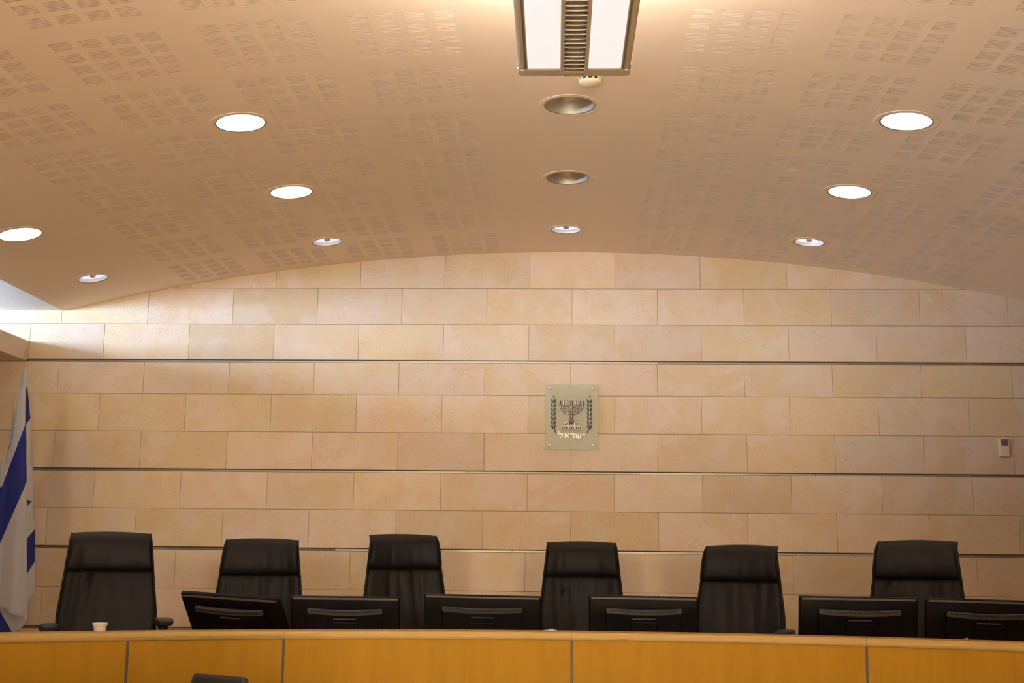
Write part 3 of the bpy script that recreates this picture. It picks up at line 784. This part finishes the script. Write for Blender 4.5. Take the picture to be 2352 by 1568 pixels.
# ------------------------------------------------------------------ emblem plate on the wall
E0 = at(1230+684/8.253, 860+805/8.253, YW); ES = 8.6524/F/8.253/.985
def e(x, y, d=0): return Vector(((x-684)*ES, -.030-d, -(y-805)*ES))
t = thing('emblem_plate', (E0.x, YW-.0008, E0.z), 'greenish glass plate with silver menorah emblem and Hebrew lettering', 'emblem')
m = MB(); c = e(684, 805); m.box((c.x, -.026, c.z), (968*ES, .008, 1226*ES)); m.build('glass_plate', MT['plate'], t, bevel=.0012)
for (x, y) in ((287, 267), (1080, 266), (284, 1335), (1087, 1335)):
    c = e(x, y); R = Matrix.Translation((c.x, 0, c.z)) @ Matrix.Rotation(radians(90), 4, 'X')
    m = MB(); m.lathe([(.0075, 0), (.0075, .022)], 20, capb=True).lathe([(.0098, .030), (.0100, .033), (.0095, .036), (.006, .0375), (.0005, .038)], 24, capb=True)
    bmesh.ops.transform(m.bm, matrix=R, verts=m.bm.verts); m.build('standoff_bolt', MT['steel'], t, smooth=True, angle=40)
m = MB()
def et(pts, r): m.tube([e(x, y, r*.6) for x, y in pts], r, 8)
for rr, xo, y0 in ((213, 213, 560), (148, 148, 560), (84, 84, 560)):
    pts = [(680-rr, 512), (680-rr, 560)]+[(680-rr*cos(a), 560+rr*.94*sin(a)) for a in [pi*k/24 for k in range(1, 24)]]+[(680+rr, 560), (680+rr, 512)]
    et(pts, .0066)
    for s in (-1, 1):
        for yy, q in ((516, .0088), (545, .0072), (575, .0068)):
            c = e(680+s*rr, yy, .004); bmesh.ops.create_uvsphere(m.bm, u_segments=10, v_segments=6, radius=q, matrix=Matrix.Translation(c) @ Matrix.Diagonal((1, .7, .6, 1)))
for k in range(4): # cups at the ends of the stepped bowls
    pass
et([(680, 510), (680, 835)], .0066)
for yy, q in ((516, .0100), (542, .0085), (568, .0095), (600, .0085), (635, .0095), (668, .0080), (695, .0095), (725, .0080), (752, .0110), (785, .0100), (815, .0125), (838, .0110)):
    c = e(680, yy, .005); bmesh.ops.create_uvsphere(m.bm, u_segments=12, v_segments=8, radius=q, matrix=Matrix.Translation(c) @ Matrix.Diagonal((1.15, .7, .6, 1)))
for s in (-1, 0, 1):
    pass
m.tube([e(680, 835, .004), e(680, 870, .005), e(680, 925, .006)], [.011, .014, .022], 12)
menorah = m.build('menorah', MT['silver'], t, smooth=True, angle=60)
m = MB()
def ebox(x0, y0, x1, y1, d, mm=None):
    a, b = e(x0, y0), e(x1, y1); (mm or m).box(((a.x+b.x)/2, -.030-d/2, (a.z+b.z)/2), (b.x-a.x, d, a.z-b.z))
ebox(535, 915, 828, 990, .007); ebox(490, 985, 872, 1055, .009); ebox(620, 905, 722, 1000, .0085)
base = m.build('menorah_base', MT['silver_matte'], t, bevel=.001)
m = MB()
for (x0, y0, x1, y1) in ((555, 930, 612, 975), (640, 925, 708, 975), (745, 930, 808, 975), (505, 998, 600, 1038), (638, 998, 728, 1038), (762, 998, 858, 1038)): ebox(x0, y0, x1, y1, .0095)
m.build('relief_panel', MT['groove'], base)
m = MB()
for (x0, y0, x1, y1) in ((560, 935, 585, 955), (588, 950, 610, 972), (655, 935, 680, 968), (686, 940, 702, 970), (752, 936, 775, 965), (782, 945, 803, 972), (515, 1010, 545, 1030), (550, 1015, 580, 1036), (650, 1005, 680, 1030), (690, 1010, 720, 1034), (775, 1010, 805, 1034), (815, 1004, 845, 1030)): ebox(x0, y0, x1, y1, .0105)
m.build('relief_figure', MT['silver_matte'], base, bevel=.0015)
for s, cx in ((-1, 344), (1, 1015)):
    m = MB()
    stem = [(cx, 440), (cx+s*3, 600), (cx, 800), (cx, 960), (cx-s*12, 1030), (cx-s*50, 1108)]
    m.tube([e(x, y, .003) for x, y in stem], [.0025, .0035, .0035, .0035, .004, .0045], 8)
    def leaf(bx, by, ang, L, wd):
        n = 8; vs = []
        ca, sa = cos(ang), sin(ang)
        pts = [(k/n, wd*sin(pi*(k/n)**.8)) for k in range(n+1)]
        def pt(l, w, dd): return e(bx+L*l*sa+w*ca, by-L*l*ca+w*sa, dd)
        for k in range(n):
            (l0, w0), (l1, w1) = pts[k], pts[k+1]
            for sg in (-1, 1):
                q = [pt(l0, 0, .0065), pt(l1, 0, .0065), pt(l1, sg*w1, .001), pt(l0, sg*w0, .001)]
                if k == 0: q = [q[0], q[1], q[2]]
                if k == n-1: q = [q[0], q[1], q[3]]
                m.bm.faces.new([m.bm.verts.new(p) for p in q])
    leaf(cx, 520, 0, 115, 20)
    for k in range(7):
        y = 548+k*80
        for sg in (-1, 1):
            leaf(cx+sg*3, y+16, sg*.46, 100, 17)
        leaf(cx, y+4, .12*(1 if k % 2 else -1), 60, 8)
    m.build('olive_branch', MT['silver'], t)
m = MB()
def stroke(*poly):
    m.prism([((x-684)*ES, -(y-805)*ES) for x, y in poly], .005, Matrix.Translation((0, -.0348, 0)))
# yod, shin, resh, alef, lamed (right to left)
stroke((895, 1122), (938, 1132), (930, 1160), (912, 1172), (902, 1168), (912, 1146), (893, 1142))
stroke((756, 1182), (850, 1186), (838, 1212), (760, 1206)); stroke((752, 1126), (782, 1130), (788, 1190), (766, 1192))
stroke((800, 1126), (826, 1130), (812, 1190), (790, 1190)); stroke((846, 1126), (874, 1132), (862, 1176), (848, 1190), (832, 1188))
stroke((660, 1118), (742, 1124), (740, 1150), (662, 1142)); stroke((716, 1130), (741, 1140), (736, 1200), (714, 1210))
stroke((548, 1116), (578, 1116), (644, 1196), (618, 1206), (560, 1140)); stroke((612, 1116), (640, 1118), (636, 1148), (614, 1162), (600, 1150), (616, 1138))
stroke((560, 1146), (580, 1164), (572, 1190), (590, 1204), (545, 1202), (552, 1176))
stroke((430, 1056), (452, 1072), (450, 1118), (526, 1120), (524, 1142), (424, 1140), (424, 1120)); stroke((498, 1130), (526, 1140), (512, 1190), (478, 1206), (470, 1192), (494, 1176))
m.build('hebrew_letters', MT['letter'], t, bevel=.0006)

# thermostat
a, b = at(2291.5, 1007, YW), at(2317, 1048.5, YW); cx, cz = (a.x+b.x)/2, (a.z+b.z)/2; w, h = b.x-a.x, a.z-b.z
t = thing('thermostat', (cx, YW-.0008, cz), 'beige wall thermostat with grey display at the far right', 'thermostat')
m = MB(); m.box((0, -.012, 0), (w, .024, h)); m.build('thermostat_case', MT['ivory'], t, bevel=.004)
m = MB(); m.box((.002, -.0245, h*.27), (w*.66, .002, h*.36)); m.build('display', MT['lcd'], t)
m = MB(); m.box((.002, -.0245, -h*.22), (w*.66, .003, h*.3)); m.build('cover_flap', MT['ivory'], t, bevel=.001)

# ------------------------------------------------------------------ flag
FY = 7.70
p0 = at(59, 846, FY)
flag = thing('flag_on_pole', (p0.x, FY+.04, DAIS), 'draped white flag with blue stripes hanging at the left picture edge', 'flag')
finv = Matrix.Translation(-Vector((p0.x, FY+.04, DAIS)))
def blue_main(x, y):
    up = 972+(59-x)*2.62; lo = 1105+(62-x)*2.31
    return up < y < lo
def blue_right(x, y):
    k = (x-62)/19
    if y < 974-(x-59.5)*1.35 and y > 892-(x-59.5)*.9: return True
    if 1236-23*k < y < 1317-30*k: return True
    return (y > 1147+(x-62)*.36) and (y < 1162-(x-62)*1.0) and x < 74
def panel(poly, lines, blue, depth, step=(7, 16)):
    bm = bmesh.new(); bm.faces.new([bm.verts.new((x, y, 0)) for x, y in poly])
    def cut(p, q):
        d = Vector((q[0]-p[0], q[1]-p[1], 0)); nrm = Vector((-d.y, d.x, 0)).normalized()
        bmesh.ops.bisect_plane(bm, geom=bm.verts[:]+bm.edges[:]+bm.faces[:], plane_co=(p[0], p[1], 0), plane_no=nrm, dist=1e-4)
    xs = [p[0] for p in poly]; ys = [p[1] for p in poly]
    y = min(ys)+step[1]
    while y < max(ys): cut((0, y), (1, y)); y += step[1]
    x = min(xs)+step[0]
    while x < max(xs): cut((x, 0), (x, 1)); x += step[0]
    for l in lines: cut(*l)
    for f in bm.faces:
        c = f.calc_center_median(); f.material_index = 1 if blue(c.x, c.y) else 0
    for v in bm.verts:
        x, y = v.co.x, v.co.y; v.co = at(x, y, FY+depth(x, y))
    return bm
def joinbm(dst, src):
    me = bpy.data.meshes.new('t'); src.to_mesh(me); dst.from_mesh(me); bpy.data.meshes.remove(me); src.free()
fold = lambda x, y: .010*sin(x*.11+y*.006)+.004*sin(x*.31+y*.02)
flagbm = bmesh.new()
main = [(58.5, 845), (61.5, 847), (60, 885), (59.5, 975), (61, 1100), (62, 1424), (30, 1412), (0, 1398), (-22, 1392), (-16, 1240), (-4, 1150), (4, 1118), (13, 1060), (22, 1018), (31, 975), (40, 925), (46, 890), (52, 856), (55, 848)]
joinbm(flagbm, panel(main, [((59, 972), (4, 1118)), ((62, 1105), (0, 1248))], blue_main, lambda x, y: .0+.0009*(62-x)*0+fold(x, y)))
left = [(52, 857), (44, 899), (39, 922), (28.5, 973), (15, 1030), (0, 1066), (-28, 1140), (-60, 1260), (-62, 1390), (-22, 1392), (-16, 1240), (-4, 1150), (4, 1118), (13, 1060), (22, 1018), (31, 975), (40, 925), (46, 890)]
joinbm(flagbm, panel(left, [((4, 1118), (-40, 1124)), ((4, 1250), (-40, 1262))], lambda x, y: 1118 < y+.14*(x-4) < 1252, lambda x, y: .012+.003*max(0, 4-x)**.8+fold(x, y)))
right = [(60, 884), (62.8, 889), (69.8, 962), (74, 1060), (78, 1160), (80.5, 1215), (81.2, 1300), (81.2, 1347), (73, 1372), (62, 1391), (62, 1100), (59.5, 975)]
joinbm(flagbm, panel(right, [((59.5, 974), (70, 960)), ((59.5, 892), (63, 889)), ((62, 1236), (81, 1213)), ((62, 1317), (81, 1287)), ((62, 1147), (74, 1151.3)), ((62, 1162), (74, 1150))], blue_right, lambda x, y: .004+.0035*(x-59)+.004*sin(y*.02), step=(5, 16)))
back = [(61.5, 1415), (60, 1428), (50, 1441), (28, 1453), (10, 1470), (-40, 1500), (-62, 1480), (-62, 1375), (0, 1385), (30, 1400)]
joinbm(flagbm, panel(back, [((0, 1403), (28, 1452))], lambda x, y: y > 1403+(x)*1.75, lambda x, y: .045+.01*sin(x*.1)))
m = MB(); m.bm.free(); m.bm = flagbm
cl = m.build('flag_cloth', [MT['white_cloth'], MT['blue_cloth']], flag, smooth=True, angle=180)
cl.data.transform(finv)
md = cl.modifiers.new('solid', 'SOLIDIFY'); md.thickness = .0012; md.offset = 0
m = MB(); m.tube([(-.034, .03, .0), (-.034, .03, at(59, 925, FY).z-DAIS)], [.011, .0065], 16); m.build('flag_pole', MT['pole'], flag, smooth=True)
m = MB(); m.lathe([(.16, 0), (.16, .02), (.05, .045), (.022, .10)], 32, (-.034, .03, 0), True, True); m.build('stand_base', MT['pole'], flag, smooth=True)

# ------------------------------------------------------------------ light from the place's lamps and window, plus two added floods
def area(name, loc, rot, sx, sy, power, col, spread=180):
    l = bpy.data.lights.new(name, 'AREA'); l.shape = 'RECTANGLE'; l.size = sx; l.size_y = sy; l.energy = power; l.color = col; l.spread = radians(spread)
    o = bpy.data.objects.new(name, l); COL.objects.link(o); o.location = loc; o.rotation_euler = rot; return o
for s in (-1, 1):
    area('pendant_downlight', (PX+s*.103, PY-PL/2, PZ-.004), (0, 0, 0), .10, PL-.2, 325, WARM, 50)
area('pendant_uplight', (PX, PY-PL/2-.02, PZ+.075), (pi, 0, 0), .26, PL-.15, 38, (1, .98, .95), 165)
area('pendant_end_uplight', (PX, PY-.36, PZ+.085), (pi, 0, 0), .28, .6, 34, (1, .98, .97), 170)
area('daylight', (WL-.34, 2.42, (ZB1+ZS)/2-.03), (0, radians(-105), 0), .4, 11.05, 1500, (.42, .64, 1.0))
for sx in (-1.7, 1.7):  # added flood spots behind the camera, brightening the middle of the wall
    p = Vector((sx, -3.9, 2.45)); d = Vector((-.88, YW, EYE+1.48))-p
    spot(p, 1060, WARM, 38, 1.0, .7, d.to_track_quat('-Z', 'Y').to_euler()).name = 'added_flood'
w = bpy.data.worlds.new('daylight_sky'); S.world = w; w.use_nodes = True
w.node_tree.nodes['Background'].inputs[0].default_value = (.75, .85, 1, 1); w.node_tree.nodes['Background'].inputs[1].default_value = 1.0
